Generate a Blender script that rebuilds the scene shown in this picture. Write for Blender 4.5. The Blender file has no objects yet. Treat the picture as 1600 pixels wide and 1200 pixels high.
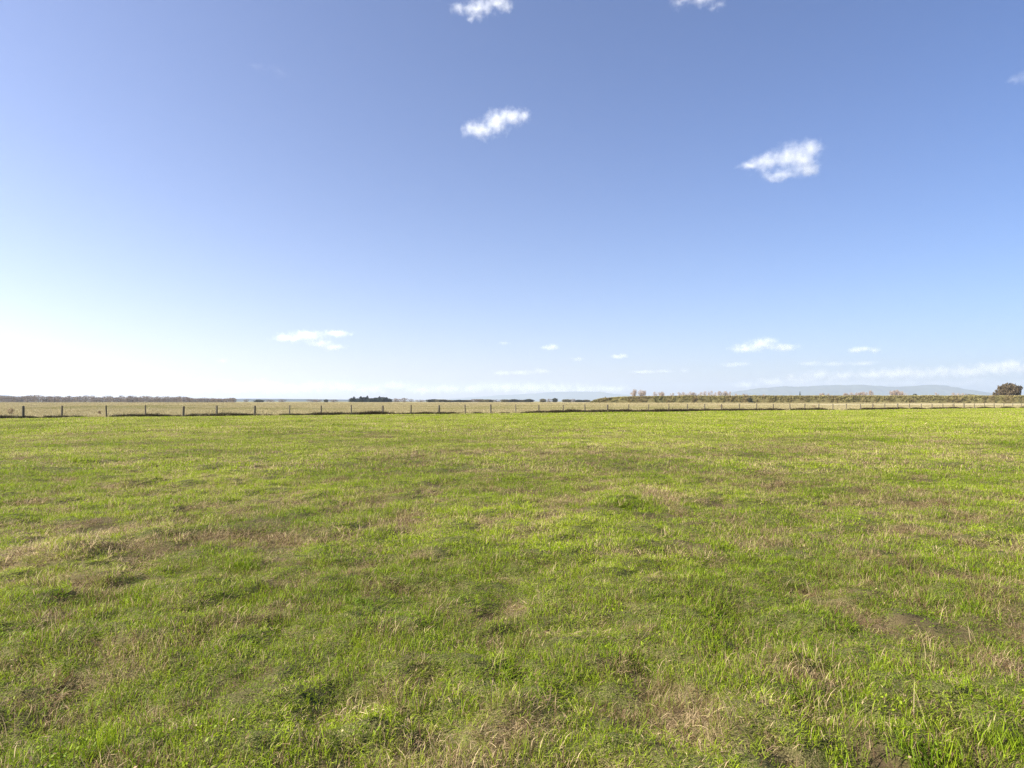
import bpy, bmesh, math, random
import numpy as np
from mathutils import Vector, Matrix, Euler

# ------------------------------------------------------------------ camera, sky, sun, exposure
SC = bpy.context.scene
COL = SC.collection
F = 1600 * 24.0 / 36.0            # focal length in photo pixels (24 mm lens)
HOR = 627.0                       # photo row of the horizon
EYE = 1.6                         # eye height above the paddock

cam_d = bpy.data.cameras.new('camera')
cam_d.lens, cam_d.sensor_width = 24.0, 36.0
cam_d.clip_start, cam_d.clip_end = 0.05, 120000.0
cam = bpy.data.objects.new('camera', cam_d)
COL.objects.link(cam)
cam.location = (0, 0, EYE)
cam.rotation_euler = (math.radians(90) + math.atan((HOR - 600) / F), 0, 0)
SC.camera = cam

SUN_EL, SUN_AZ = math.radians(33), math.radians(-106)    # azimuth from the view axis (+Y), negative = left
w = bpy.data.worlds.new('World')
SC.world = w
w.use_nodes = True
nt = w.node_tree
bg = nt.nodes['Background']
sky = nt.nodes.new('ShaderNodeTexSky')
sky.sky_type = 'NISHITA'
sky.sun_disc = False
sky.sun_elevation = SUN_EL
sky.sun_rotation = SUN_AZ
sky.altitude = 0
sky.air_density, sky.dust_density, sky.ozone_density = 1.0, 0.75, 3.0
tint = nt.nodes.new('ShaderNodeMix')
tint.data_type, tint.blend_type = 'RGBA', 'MULTIPLY'
tint.inputs[0].default_value = 1.0
# left-to-right brightening put into the sky colour: paler left, darker and bluer right
tc = nt.nodes.new('ShaderNodeTexCoord')
sep = nt.nodes.new('ShaderNodeSeparateXYZ')
nt.links.new(tc.outputs['Generated'], sep.inputs[0])
mr = nt.nodes.new('ShaderNodeMapRange')
mr.inputs[1].default_value, mr.inputs[2].default_value = -0.65, 0.65
nt.links.new(sep.outputs[0], mr.inputs[0])
side_tint = nt.nodes.new('ShaderNodeMix')
side_tint.data_type = 'RGBA'
side_tint.inputs[6].default_value = (1.36, 1.14, 1.24, 1)
side_tint.inputs[7].default_value = (.665, .72, .95, 1)
nt.links.new(mr.outputs[0], side_tint.inputs[0])
nt.links.new(side_tint.outputs[2], tint.inputs[7])
nt.links.new(sky.outputs[0], tint.inputs[6])
nt.links.new(tint.outputs[2], bg.inputs[0])
bg.inputs[1].default_value = 0.061

sun_d = bpy.data.lights.new('sun', 'SUN')
sun_d.energy, sun_d.angle, sun_d.color = 5.0, math.radians(0.5), (1.0, 0.95, 0.86)
sun = bpy.data.objects.new('sun', sun_d)
COL.objects.link(sun)
to_sun = Vector((math.sin(SUN_AZ) * math.cos(SUN_EL), math.cos(SUN_AZ) * math.cos(SUN_EL), math.sin(SUN_EL)))
sun.rotation_euler = to_sun.to_track_quat('Z', 'Y').to_euler()
sun.location = (-30, 20, 40)

SC.view_settings.view_transform = 'Standard'
SC.view_settings.look = 'None'
SC.view_settings.gamma = 1
SC.view_settings.exposure = 1.46
SC.cycles.volume_bounces = 8
SC.cycles.max_bounces = 10
SC.cycles.diffuse_bounces = 3
SC.cycles.use_denoising = True
SC.cycles.denoiser = 'OPENIMAGEDENOISE'
SC.cycles.denoising_input_passes = 'RGB_ALBEDO_NORMAL'
SC.cycles.denoising_prefilter = 'NONE'
SC.cycles.volume_max_steps = 256

# ------------------------------------------------------------------ helpers
rng = np.random.default_rng(11)
random.seed(5)

def _hash(ix, iy, seed):
    h = (ix.astype(np.int64) * 374761393 + iy.astype(np.int64) * 668265263 + seed * 1442695041) & 0xffffffff
    h = ((h ^ (h >> 13)) * 1274126177) & 0xffffffff
    return ((h ^ (h >> 16)) & 0xffffff) / float(0xffffff)

def vnoise(x, y, seed=0):
    ix, iy = np.floor(x), np.floor(y)
    fx, fy = x - ix, y - iy
    fx, fy = fx * fx * (3 - 2 * fx), fy * fy * (3 - 2 * fy)
    a, b = _hash(ix, iy, seed), _hash(ix + 1, iy, seed)
    c, d = _hash(ix, iy + 1, seed), _hash(ix + 1, iy + 1, seed)
    return (a + (b - a) * fx) * (1 - fy) + (c + (d - c) * fx) * fy

def fbm(x, y, seed=0, octs=3):
    s, a, t = 0, 1.0, 0
    ca, sa = math.cos(0.7), math.sin(0.7)
    for k in range(octs):
        s = s + a * vnoise(x, y, seed + k * 17)
        t += a
        a *= 0.5
        x, y = (x * ca - y * sa) * 2.03 + 5.3, (x * sa + y * ca) * 2.03 + 1.7
    return s / t

def sstep(a, b, x):
    t = np.clip((x - a) / (b - a), 0, 1)
    return t * t * (3 - 2 * t)

def at_ground(px, py):
    Z = EYE * F / (py - HOR)
    return ((px - 800) / F * Z, Z)

def at_depth(px, Z):
    return (px - 800) / F * Z

# the fence: a straight line on the ground between two points
FA = np.array(at_ground(37, 653.0))
FB = np.array(at_ground(1510, 638.4))
FD = (FB - FA) / np.linalg.norm(FB - FA)
FN = np.array([-FD[1], FD[0]])          # points away from the camera

def past_fence(x, y):
    return (x - FA[0]) * FN[0] + (y - FA[1]) * FN[1]

def blobs(x, y, lst):
    s = np.zeros_like(x)
    for px, py, rx, ry, amp in lst:
        cx, cy = at_ground(px, py)
        ax, ay = rx * cy / F, ry * cy * cy / (EYE * F)
        s += amp * np.exp(-(((x - cx) / ax) ** 2 + ((y - cy) / ay) ** 2))
    return s

DRY = [(60, 780, 90, 25, .5), (170, 835, 100, 22, .55), (235, 865, 70, 22, .6), (240, 725, 70, 14, .4), (310, 765, 60, 14, .3),
       (700, 690, 170, 9, .35), (880, 715, 260, 14, .35), (1250, 700, 420, 18, .32), (1180, 760, 170, 14, .3), (1430, 790, 120, 16, .4),
       (1250, 830, 150, 16, .25), (1240, 1050, 40, 22, .45), (760, 960, 45, 16, .35), (600, 1150, 140, 45, .2), (1300, 1140, 280, 60, .12),
       (1560, 1020, 60, 40, .45), (60, 1170, 90, 40, .25), (1590, 845, 45, 12, .6), (1000, 1190, 90, 25, .4), (80, 1050, 140, 50, .12),
       (520, 655, 800, 5, .05), (1450, 1180, 140, 25, .15), (1100, 1110, 120, 40, .1)]
BARE = [(235, 858, 75, 14, .55), (715, 850, 36, 8, .6), (100, 868, 26, 5, .5), (390, 898, 40, 6, .25), (1240, 1052, 32, 12, .6),
        (1590, 852, 36, 8, .5), (60, 1190, 110, 24, .5), (1010, 1190, 55, 16, .6), (660, 1150, 45, 16, .35), (760, 965, 30, 9, .45),
        (185, 820, 45, 10, .35), (45, 940, 40, 9, .4), (195, 940, 40, 7, .4), (955, 1110, 45, 11, .4), (500, 1040, 40, 10, .3)]
LUSH_AND_SHADE = [(390, 885, 40, 8, .9), (640, 790, 40, 7, .6), (720, 757, 90, 7, .6), (975, 797, 34, 7, 1.), (600, 1010, 50, 16, .5), (760, 1050, 90, 22, .7),
        (1280, 890, 120, 22, .45), (1280, 772, 50, 7, .5), (1480, 860, 60, 14, .3), (1440, 1165, 70, 26, 1.), (1580, 1150, 40, 26, .9),  # bottom-right corner entries: darker grass standing in for a shadow there
        (980, 1000, 60, 20, .5), (500, 940, 160, 30, .3), (820, 860, 40, 9, .5), (1370, 1000, 80, 22, .35), (150, 990, 90, 20, .3), (850, 1070, 40, 16, .6)]
HUMPS = [(1400, 1150, 90, 26, .08), (390, 878, 50, 9, .07), (970, 790, 40, 8, .09), (700, 846, 40, 7, .07), (730, 1030, 90, 16, .06),  # bottom-right humps added to shade that corner
         (1225, 1035, 45, 14, .08), (1560, 1120, 60, 22, .08), (1580, 843, 50, 7, .09), (610, 1135, 60, 16, .06), (960, 1150, 60, 18, .06),
         (1195, 805, 40, 6, .08), (250, 840, 60, 9, .05)]

def height(x, y):
    r = np.hypot(x, y)
    d = past_fence(x, y)
    h = 0.16 * (fbm(x / 16, y / 16, 3, 2) - .5) * sstep(2, 12, r)
    h = h + 0.16 * (fbm(x / 1.2, y / 1.2, 7, 3) - .5) * (1 - sstep(45, 90, r)) * sstep(-2, 0, -d)
    h = h + 0.165 * (fbm(x / .42, y / .42, 9, 2) - .5) * (1 - sstep(16, 38, r)) + 0.07 * (fbm(x / .17, y / .17, 19, 2) - .5) * (1 - sstep(5, 12, r))
    near = r < 60
    hb = np.zeros_like(x)
    if near.any():
        hb[near] = blobs(x[near], y[near], HUMPS)
    h = h + hb
    h = h + 0.45 * sstep(40, 260, d) * (1 - sstep(2500, 6000, r)) + 0.25 * (fbm(x / 60, y / 60, 21, 2) - .5) * sstep(5, 60, d) * (1 - sstep(600, 1500, r))
    return h

def dryness(x, y):
    r = np.hypot(x, y)
    s = 0.225 + 0.6 * (fbm(x / 2.2, y / 2.2, 31, 3) - .5) + 0.5 * (fbm(x / 9, y / 7, 41, 2) - .5)
    s = s + 1.7 * (fbm(x / .30, y / .30, 37, 3) - .5) * (1 - sstep(20, 50, r)) - 1.1 * (fbm(x / .42, y / .42, 9, 2) - .5) * (1 - sstep(14, 34, r))
    s = s + 0.8 * (fbm(x / .8, y / .8, 43, 3) - .5) * (1 - sstep(50, 90, r))
    s = s - 0.30 * sstep(34, 48, y) * sstep(-12, 4, x) - 0.14 * sstep(34, 60, y)
    s = s + blobs(x, y, DRY) * 0.75 - blobs(x, y, LUSH_AND_SHADE) * 0.6
    return np.clip(s, 0, 1)

def bareness(x, y):
    r = np.hypot(x, y)
    ragged = .35 + 1.3 * fbm(x / .16, y / .16, 53, 3) if np.size(x) else 1
    pit = 1.6 * np.clip(.40 - fbm(x / .42, y / .42, 9, 2), 0, 1) * (1 - sstep(14, 34, r))
    return np.clip((pit + 2.3 * (fbm(x / .5, y / .5, 51, 3) - .575) * (1 - sstep(20, 50, r)) + 0.9 * (fbm(x / 1.7, y / 1.7, 57, 2) - .72) + 1.1 * blobs(x, y, BARE)) * ragged, 0, 1)

def lushness(x, y):
    return np.clip(1.3 * (fbm(x / 1.1, y / 1.1, 61, 2) - .66) + blobs(x, y, LUSH_AND_SHADE) * .6, 0, 1)

def tag(o, label=None, cat=None, group=None, kind=None):
    for k, v in (('label', label), ('category', cat), ('group', group), ('kind', kind)):
        if v:
            o[k] = v
    return o

def link(name, me, mat=None, parent=None, loc=None):
    o = bpy.data.objects.new(name, me)
    COL.objects.link(o)
    if mat is not None:
        me.materials.append(mat)
    if parent is not None:
        o.parent = parent
    if loc is not None:
        o.location = loc
    return o

def empty(name, loc, rz=0):
    o = bpy.data.objects.new(name, None)
    o.empty_display_size = .5
    COL.objects.link(o)
    o.location = loc
    o.rotation_euler = (0, 0, rz)
    return o

def copy_tree(o, loc, rz=0, sc=(1, 1, 1)):
    c = o.copy()
    COL.objects.link(c)
    c.location, c.rotation_euler, c.scale = loc, (0, 0, rz), sc
    for ch in list(o.children):
        d = ch.copy()
        COL.objects.link(d)
        d.parent = c
    return c

def mesh_np(name, v, f_quads=None, f_tris=None, attrs=None):
    """mesh from numpy arrays; attrs: name -> per-vertex floats"""
    me = bpy.data.meshes.new(name)
    loops, starts, tot = [], [], 0
    if f_quads is not None and len(f_quads):
        loops.append(f_quads.ravel()); starts.append(np.arange(len(f_quads)) * 4); tot += len(f_quads) * 4
    if f_tris is not None and len(f_tris):
        loops.append(f_tris.ravel()); starts.append(tot + np.arange(len(f_tris)) * 3)
    lp = np.concatenate(loops).astype(np.int32)
    st = np.concatenate(starts).astype(np.int32)
    me.vertices.add(len(v)); me.vertices.foreach_set('co', np.asarray(v, np.float32).ravel())
    me.loops.add(len(lp)); me.loops.foreach_set('vertex_index', lp)
    me.polygons.add(len(st)); me.polygons.foreach_set('loop_start', st)
    for k, a in (attrs or {}).items():
        at = me.attributes.new(k, 'FLOAT', 'POINT'); at.data.foreach_set('value', np.asarray(a, np.float32))
    me.update(calc_edges=True)
    return me

class NT:
    """small shader-node builder"""
    def __init__(s, name):
        s.m = bpy.data.materials.new(name); s.m.use_nodes = True
        s.t = s.m.node_tree; s.t.nodes.clear()
        s.out = s.n('OutputMaterial')
    def n(s, typ, **kw):
        nd = s.t.nodes.new('ShaderNode' + typ)
        for k, v in kw.items():
            setattr(nd, k, v)
        return nd
    def put(s, sock, v):
        if isinstance(v, bpy.types.NodeSocket):
            s.t.links.new(v, sock)
        elif v is not None:
            if hasattr(sock.default_value, '__len__') and not hasattr(v, '__len__'):
                v = (v,) * len(sock.default_value)
            elif hasattr(sock.default_value, '__len__') and len(sock.default_value) == 4 and len(v) == 3:
                v = tuple(v) + (1,)
            sock.default_value = v
    def math(s, op, a, b=None, c=None, clamp=False):
        nd = s.n('Math', operation=op, use_clamp=clamp)
        for i, v in enumerate((a, b, c)):
            if v is not None:
                s.put(nd.inputs[i], v)
        return nd.outputs[0]
    def vm(s, op, a, b=None):
        nd = s.n('VectorMath', operation=op)
        s.put(nd.inputs[0], a)
        if b is not None:
            s.put(nd.inputs[1], b)
        return nd.outputs[1] if op in ('LENGTH', 'DOT_PRODUCT', 'DISTANCE') else nd.outputs[0]
    def mix(s, fac, a, b, blend='MIX'):
        nd = s.n('Mix', data_type='RGBA', blend_type=blend)
        s.put(nd.inputs[0], fac); s.put(nd.inputs[6], a); s.put(nd.inputs[7], b)
        return nd.outputs[2]
    def noise(s, vec, scale, detail=3, rough=.55):
        nd = s.n('TexNoise')
        s.put(nd.inputs['Vector'], vec); nd.inputs['Scale'].default_value = scale
        nd.inputs['Detail'].default_value = detail; nd.inputs['Roughness'].default_value = rough
        return nd.outputs[0]
    def attr(s, name, kind='GEOMETRY'):
        nd = s.n('Attribute', attribute_name=name, attribute_type=kind)
        return nd.outputs['Fac']
    def rng(s, v, a, b, c=0, d=1):
        nd = s.n('MapRange')
        for i, q in enumerate((v, a, b, c, d)):
            s.put(nd.inputs[i], q)
        return nd.outputs[0]
    def pos(s):
        return s.n('NewGeometry').outputs['Position']
    def leafy(s, col, trans=.4, rough=.45, spec=.4, tcol=None):
        p = s.n('BsdfPrincipled')
        s.put(p.inputs['Base Color'], col); p.inputs['Roughness'].default_value = rough
        p.inputs['Specular IOR Level'].default_value = spec
        t = s.n('BsdfTranslucent'); s.put(t.inputs[0], tcol if tcol is not None else col)
        mx = s.n('MixShader'); mx.inputs[0].default_value = trans
        s.t.links.new(p.outputs[0], mx.inputs[1]); s.t.links.new(t.outputs[0], mx.inputs[2])
        s.t.links.new(mx.outputs[0], s.out.inputs[0])
        return s.m
    def matte(s, col, rough=.9, spec=.2, bump=None, bstr=.5, bdist=.02):
        p = s.n('BsdfPrincipled')
        s.put(p.inputs['Base Color'], col); p.inputs['Roughness'].default_value = rough
        p.inputs['Specular IOR Level'].default_value = spec
        if bump is not None:
            b = s.n('Bump'); s.put(b.inputs['Height'], bump); b.inputs['Strength'].default_value = bstr; b.inputs['Distance'].default_value = bdist
            s.t.links.new(b.outputs[0], p.inputs['Normal'])
        s.t.links.new(p.outputs[0], s.out.inputs[0])
        return s.m

# ------------------------------------------------------------------ materials
def mat_blades(name, g_lo, g_hi, s_lo, s_hi, trans=.42):
    k = NT(name)
    rb = k.attr('blade')                    # random per blade
    straw = k.attr('straw')                 # 1 where the blade itself is dead
    dry = k.attr('dry', 'INSTANCER')
    tone = k.attr('tone', 'INSTANCER')
    g = k.mix(k.math('MULTIPLY_ADD', tone, .6, k.math('MULTIPLY', rb, .4)), g_lo, g_hi)
    s = k.mix(k.math('MULTIPLY', rb, k.math('MULTIPLY_ADD', tone, .9, .35), clamp=True), s_lo, s_hi)
    f = k.math('ADD', straw, k.math('MULTIPLY', dry, .55), clamp=True)
    return k.leafy(k.mix(f, g, s), trans, .5, .12)

M_GRASS = mat_blades('grass_blades', (.085, .16, .008), (.405, .485, .024), (.12, .065, .03), (.74, .58, .32))
M_HAY = mat_blades('dry_stalks', (.18, .19, .05), (.27, .26, .085), (.32, .265, .13), (.54, .46, .26), .3)
M_ROUGH = mat_blades('fence_foot_grass', (.025, .034, .010), (.07, .07, .022), (.04, .028, .015), (.14, .10, .052), .15)  # dark rank grass, with the shadow along the fence put into its colour

def mat_ground():
    k = NT('paddock_soil')
    p = k.pos()
    dry, bare, zone = k.attr('dry'), k.attr('bare'), k.attr('zone')
    n1 = k.noise(p, 9, 4); n2 = k.noise(p, 60, 3); n3 = k.noise(p, .12, 4)
    soil = k.mix(n1, (.045, .028, .018), (.12, .075, .046))
    thatch = k.mix(n2, (.06, .045, .02), (.17, .125, .06))
    green = k.mix(n1, (.045, .06, .012), (.09, .105, .02))
    fleck = k.rng(k.noise(p, 170, 2), .54, .62)
    c = k.mix(dry, green, thatch)
    c = k.mix(k.math('MULTIPLY', fleck, .55), c, (.30, .23, .12))
    c = k.mix(k.rng(k.noise(p, 85, 3), .5, .36), c, (.02, .018, .008))
    c = k.mix(bare, c, soil)
    hay = k.mix(n3, (.32, .265, .145), (.44, .375, .215))
    hay = k.mix(k.rng(k.noise(p, .02, 3), .5, .68), hay, (.20, .20, .07))
    farland = k.mix(k.noise(p, .0012, 3), (.11, .13, .045), (.26, .22, .11))
    c = k.mix(k.math('SUBTRACT', zone, 0, clamp=True), c, hay)
    c = k.mix(k.math('SUBTRACT', zone, 1, clamp=True), c, farland)
    return k.matte(c, .95, .1, n2, .6, .01)

# ------------------------------------------------------------------ ground: one sheet to the horizon
def build_ground():
    ang = np.concatenate([np.linspace(-50, 50, 421), np.linspace(50, 310, 54)[1:-1]])
    ang = np.radians(ang)
    rs = [.5]
    while rs[-1] < 220:
        rs.append(rs[-1] * 1.0125)
    while rs[-1] < 60000:
        rs.append(rs[-1] * 1.08)
    rs = np.array(rs)
    R, A = np.meshgrid(rs, ang, indexing='ij')
    x, y = (R * np.sin(A)).ravel(), (R * np.cos(A)).ravel()
    d, r = past_fence(x, y), np.hypot(x, y)
    z = height(x, y)
    zone = sstep(-.3, .3, d) + sstep(500, 1400, r) * (d > 0)
    zone = np.where((d < 0) & (r > 400), 2, zone)
    nr, na = len(rs), len(ang)
    i, j = np.meshgrid(np.arange(nr - 1), np.arange(na), indexing='ij')
    j2 = (j + 1) % na
    q = np.stack([i * na + j, (i + 1) * na + j, (i + 1) * na + j2, i * na + j2], -1).reshape(-1, 4)
    q = q[:, ::-1]
    v = np.stack([x, y, z], -1)
    v = np.vstack([v, [[0, 0, float(z[:na].mean())]]])
    c = len(v) - 1
    t = np.stack([np.full(na, c), (np.arange(na) + 1) % na, np.arange(na)], -1)
    pad = lambda a, b: np.append(a, b)
    me = mesh_np('ground', v, q, t, {'dry': pad(dryness(x, y), .4), 'bare': pad(bareness(x, y), 0), 'zone': pad(zone, 0)})
    me.polygons.foreach_set('use_smooth', np.ones(len(me.polygons), bool))
    o = link('ground', me, mat_ground())
    # make sure the sheet faces up
    if me.polygons[len(me.polygons) // 3].normal.z < 0:
        me.flip_normals()
    tag(o, kind='structure')
    return o

build_ground()
cam.location.z = EYE + float(height(np.array([0.]), np.array([0.]))[0])

# ------------------------------------------------------------------ grass
def blades_mesh(n, R, L, wid, lean, straw_p, sub=0, curl=.9):
    """n blades on a disc of radius R. L, lean are (lo, hi) ranges"""
    a = rng.uniform(0, 2 * np.pi, n); rr = R * np.sqrt(rng.uniform(0, 1, n))
    root = np.stack([rr * np.cos(a), rr * np.sin(a), np.full(n, -.012)], -1)
    az = rng.uniform(0, 2 * np.pi, n)
    d = np.stack([np.cos(az), np.sin(az), np.zeros(n)], -1)
    faz = az + rng.uniform(-.9, .9, n) + np.pi / 2
    side = np.stack([np.cos(faz), np.sin(faz), rng.uniform(-.3, .3, n)], -1)
    ln = rng.uniform(L[0], L[1], n); th = np.radians(rng.uniform(lean[0], lean[1], n))
    th2 = np.minimum(th + rng.uniform(.1, curl, n), 1.75)
    wd = wid * rng.uniform(.6, 1.3, n)
    up = np.array([0, 0, 1.])
    m = root + (d * np.sin(th)[:, None] + up * np.cos(th)[:, None]) * (ln * .55)[:, None]
    tip = m + (d * np.sin(th2)[:, None] + up * np.cos(th2)[:, None]) * (ln * .45)[:, None]
    s = side * wd[:, None] * .5
    v = np.stack([root - s * .8, root + s * .8, m + s, m - s, tip], 1).reshape(-1, 3)
    b = np.arange(n) * 5
    q = np.stack([b, b + 1, b + 2, b + 3], -1); t = np.stack([b + 3, b + 2, b + 4], -1)
    rb = np.repeat(rng.uniform(0, 1, n), 5); st = np.repeat((rng.uniform(0, 1, n) < straw_p).astype(float), 5)
    return mesh_np('grass_tuft', v, q, t, {'blade': rb, 'straw': st})

def clover_mesh(n, R, sz, H):
    """low broad-leaved weeds: small tilted leaves held just over the ground"""
    a = rng.uniform(0, 2 * np.pi, n); rr = R * np.sqrt(rng.uniform(0, 1, n))
    c = np.stack([rr * np.cos(a), rr * np.sin(a), H * rng.uniform(.1, 1, n)], -1)
    az = rng.uniform(0, 6.28, n); t = rng.uniform(-.6, .6, (2, n))
    u = np.stack([np.cos(az), np.sin(az), t[0]], -1); w_ = np.stack([-np.sin(az), np.cos(az), t[1]], -1)
    s = (sz * rng.uniform(.6, 1.4, n))[:, None]
    v = np.stack([c - u * s, c - w_ * s * .6, c + u * s, c + w_ * s * .6], 1).reshape(-1, 3)
    q = np.arange(n * 4).reshape(-1, 4)
    return mesh_np('weed_leaves', v, q, None, {'blade': np.repeat(rng.uniform(0, 1, n), 4), 'straw': np.repeat((rng.uniform(0, 1, n) < .06).astype(float), 4)})

def proto_collection(name, meshes, mat):
    c = bpy.data.collections.new(name)
    for i, me in enumerate(meshes):
        me.materials.append(mat)
        o = bpy.data.objects.new('%s_tuft.%03d' % (name, i + 1), me)
        c.objects.link(o)
    return c

def scatter_group(name, coll):
    g = bpy.data.node_groups.new(name, 'GeometryNodeTree')
    g.interface.new_socket('Geometry', in_out='INPUT', socket_type='NodeSocketGeometry')
    g.interface.new_socket('Geometry', in_out='OUTPUT', socket_type='NodeSocketGeometry')
    N, Lk = g.nodes, g.links
    gi, go = N.new('NodeGroupInput'), N.new('NodeGroupOutput')
    ci = N.new('GeometryNodeCollectionInfo'); ci.inputs[0].default_value = coll
    ci.inputs['Separate Children'].default_value = True; ci.inputs['Reset Children'].default_value = True
    ip = N.new('GeometryNodeInstanceOnPoints'); ip.inputs['Pick Instance'].default_value = True
    def na(nm, t):
        q = N.new('GeometryNodeInputNamedAttribute'); q.data_type = t; q.inputs[0].default_value = nm
        return q.outputs[0]
    e = N.new('FunctionNodeEulerToRotation')
    Lk.new(na('rot', 'FLOAT_VECTOR'), e.inputs[0])
    Lk.new(gi.outputs[0], ip.inputs['Points']); Lk.new(ci.outputs[0], ip.inputs['Instance'])
    Lk.new(na('pick', 'INT'), ip.inputs['Instance Index']); Lk.new(e.outputs[0], ip.inputs['Rotation'])
    Lk.new(na('size', 'FLOAT_VECTOR'), ip.inputs['Scale']); Lk.new(ip.outputs[0], go.inputs[0])
    return g

def scatter(name, pts, pick, rot, size, dry, tone, coll):
    me = bpy.data.meshes.new(name)
    n = len(pts)
    me.vertices.add(n); me.vertices.foreach_set('co', pts.astype(np.float32).ravel())
    a = me.attributes.new('pick', 'INT', 'POINT'); a.data.foreach_set('value', pick.astype(np.int32))
    for k, q in (('rot', rot), ('size', size)):
        a = me.attributes.new(k, 'FLOAT_VECTOR', 'POINT'); a.data.foreach_set('vector', q.astype(np.float32).ravel())
    for k, q in (('dry', dry), ('tone', tone)):
        a = me.attributes.new(k, 'FLOAT', 'POINT'); a.data.foreach_set('value', q.astype(np.float32))
    o = link(name, me)
    md = o.modifiers.new('scatter', 'NODES'); md.node_group = scatter_group(name, coll)
    tag(o, kind='stuff')
    return o

def jitter_grid(x0, x1, y0, y1, s):
    gx, gy = np.meshgrid(np.arange(x0, x1, s), np.arange(y0, y1, s))
    n = gx.size
    return gx.ravel() + rng.uniform(-.5, .5, n) * s, gy.ravel() + rng.uniform(-.5, .5, n) * s

def slopes(x, y, e=.15):
    h = height(x, y)
    return h, (height(x + e, y) - h) / e, (height(x, y + e) - h) / e

# zones of the paddock: y range, spacing, patch radius, blades, blade width, length factor
ZONES = [(1.0, 7.0, .066, .085, 84, .0030, .68), (7.0, 15.0, .105, .14, 105, .0042, .72), (15.0, 34.0, .23, .29, 150, .0078, .8),
         (34.0, 80.0, .50, .62, 240, .016, .95), (80.0, 230.0, 1.05, 1.3, 300, .034, 1.1)]
protos, KIND = [], {}
for zi, (y0, y1, s, R, n, wd, lf) in enumerate(ZONES):
    g = [blades_mesh(n, R, (.032 * lf, .088 * lf), wd, (14, 88), .23, curl=1.4) for _ in range(3)]
    d = [blades_mesh(int(n * .9), R * 1.1, (.05 * lf, .15 * lf), wd * .85, (48, 88), .86, curl=.5) for _ in range(3)]
    l = [blades_mesh(int(n * 1.3), R * .95, (.05 * lf, .115 * lf), wd * 1.05, (6, 74), .10) for _ in range(2)]
    m = [blades_mesh(n, R, (.03 * lf, .12 * lf), wd * .9, (20, 86), .48) for _ in range(2)]
    c = [clover_mesh(int(n * .6), R * 1.1, wd * 2.1, .05 * lf) for _ in range(2)]
    for nm, lst in (('g', g), ('d', d), ('l', l), ('m', m), ('c', c)):
        KIND[zi, nm] = (len(protos), len(lst)); protos += lst
stem0 = len(protos)
protos += [blades_mesh(5, .05, (.12, .24), .0020, (10, 75), 1.0, curl=.6) for _ in range(3)]      # tall dead flowering stems
C_GRASS = proto_collection('paddock_grass', protos, M_GRASS)

P = []
for zi, (y0, y1, s, R, n, wd, lf) in enumerate(ZONES):
    hw = .82 * y1 + 5
    x, y = jitter_grid(-hw, hw, y0 if zi else -2.0, y1, s)
    ok = (np.abs(x) < .82 * np.maximum(y, 0) + 5) & (past_fence(x, y) < -.25)
    x, y = x[ok], y[ok]
    dr, ba, lu = dryness(x, y), bareness(x, y), lushness(x, y)
    u = rng.uniform(0, 1, len(x))
    keep = u > np.minimum(ba, .70) * 1.15
    x, y, dr, lu, ba = x[keep], y[keep], dr[keep], lu[keep], ba[keep]
    u, u2 = rng.uniform(0, 1, len(x)), rng.uniform(0, 1, len(x))
    kd = np.where(u < lu * .8, 2, np.where(u2 < (dr - .22) * 1.25, 1, np.where(u2 < dr * 1.1 + .12, 3, 0)))
    kd = np.where((kd != 1) & (rng.uniform(0, 1, len(x)) < (.35 if zi < 3 else 0) * (fbm(x / .8, y / .8, 77, 2) - .52)), 4, kd)
    off = np.array([KIND[zi, c][0] for c in 'gdlmc'])[kd]; cnt = np.array([KIND[zi, c][1] for c in 'gdlmc'])[kd]
    pick = off + (rng.uniform(0, .999, len(x)) * cnt).astype(int)
    h, sx, sy = slopes(x, y)
    rot = np.stack([np.arctan(sy), -np.arctan(sx), np.zeros(len(x))], -1)
    rot[:, 2] = rng.uniform(0, 6.28, len(x)) * (np.hypot(sx, sy) < 9)
    sc = rng.uniform(.75, 1.25, len(x)) * (1 + .25 * lu)
    hz = .45 + .45 * fbm(x / .9, y / .9, 71, 2) + 1.35 * sstep(.34, .72, fbm(x / .24, y / .24, 73, 2))
    size = np.stack([sc, sc, sc * hz], -1)
    tone = np.clip(.5 + 1.1 * (fbm(x / 3.0, y / 3.0, 81, 2) - .5) + rng.uniform(-.25, .25, len(x)) - .35 * lu + .3 * sstep(15, 60, y), 0, 1)
    P.append((np.stack([x, y, h], -1), pick, rot, size, np.clip(dr * 1.0 - .15, 0, 1) * .6, np.clip(tone - .7 * ba, 0, 1)))
    if zi < 2:      # scattered tall dead stems
        k = rng.uniform(0, 1, len(x)) < (.011 if zi == 0 else .008) + .05 * np.clip(dr - .4, 0, 1)
        q = k.sum()
        P.append((np.stack([x, y, h], -1)[k], stem0 + rng.integers(0, 3, q), np.stack([np.zeros(q), np.zeros(q), rng.uniform(0, 6.28, q)], -1),
                  np.ones((q, 3)) * rng.uniform(.6, 1.1, q)[:, None] * (1 if zi == 0 else 1.3), np.ones(q), np.ones(q) * .5))
cat = lambda i: np.concatenate([p[i] for p in P])
scatter('grass', *[cat(i) for i in range(6)], C_GRASS)

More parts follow.
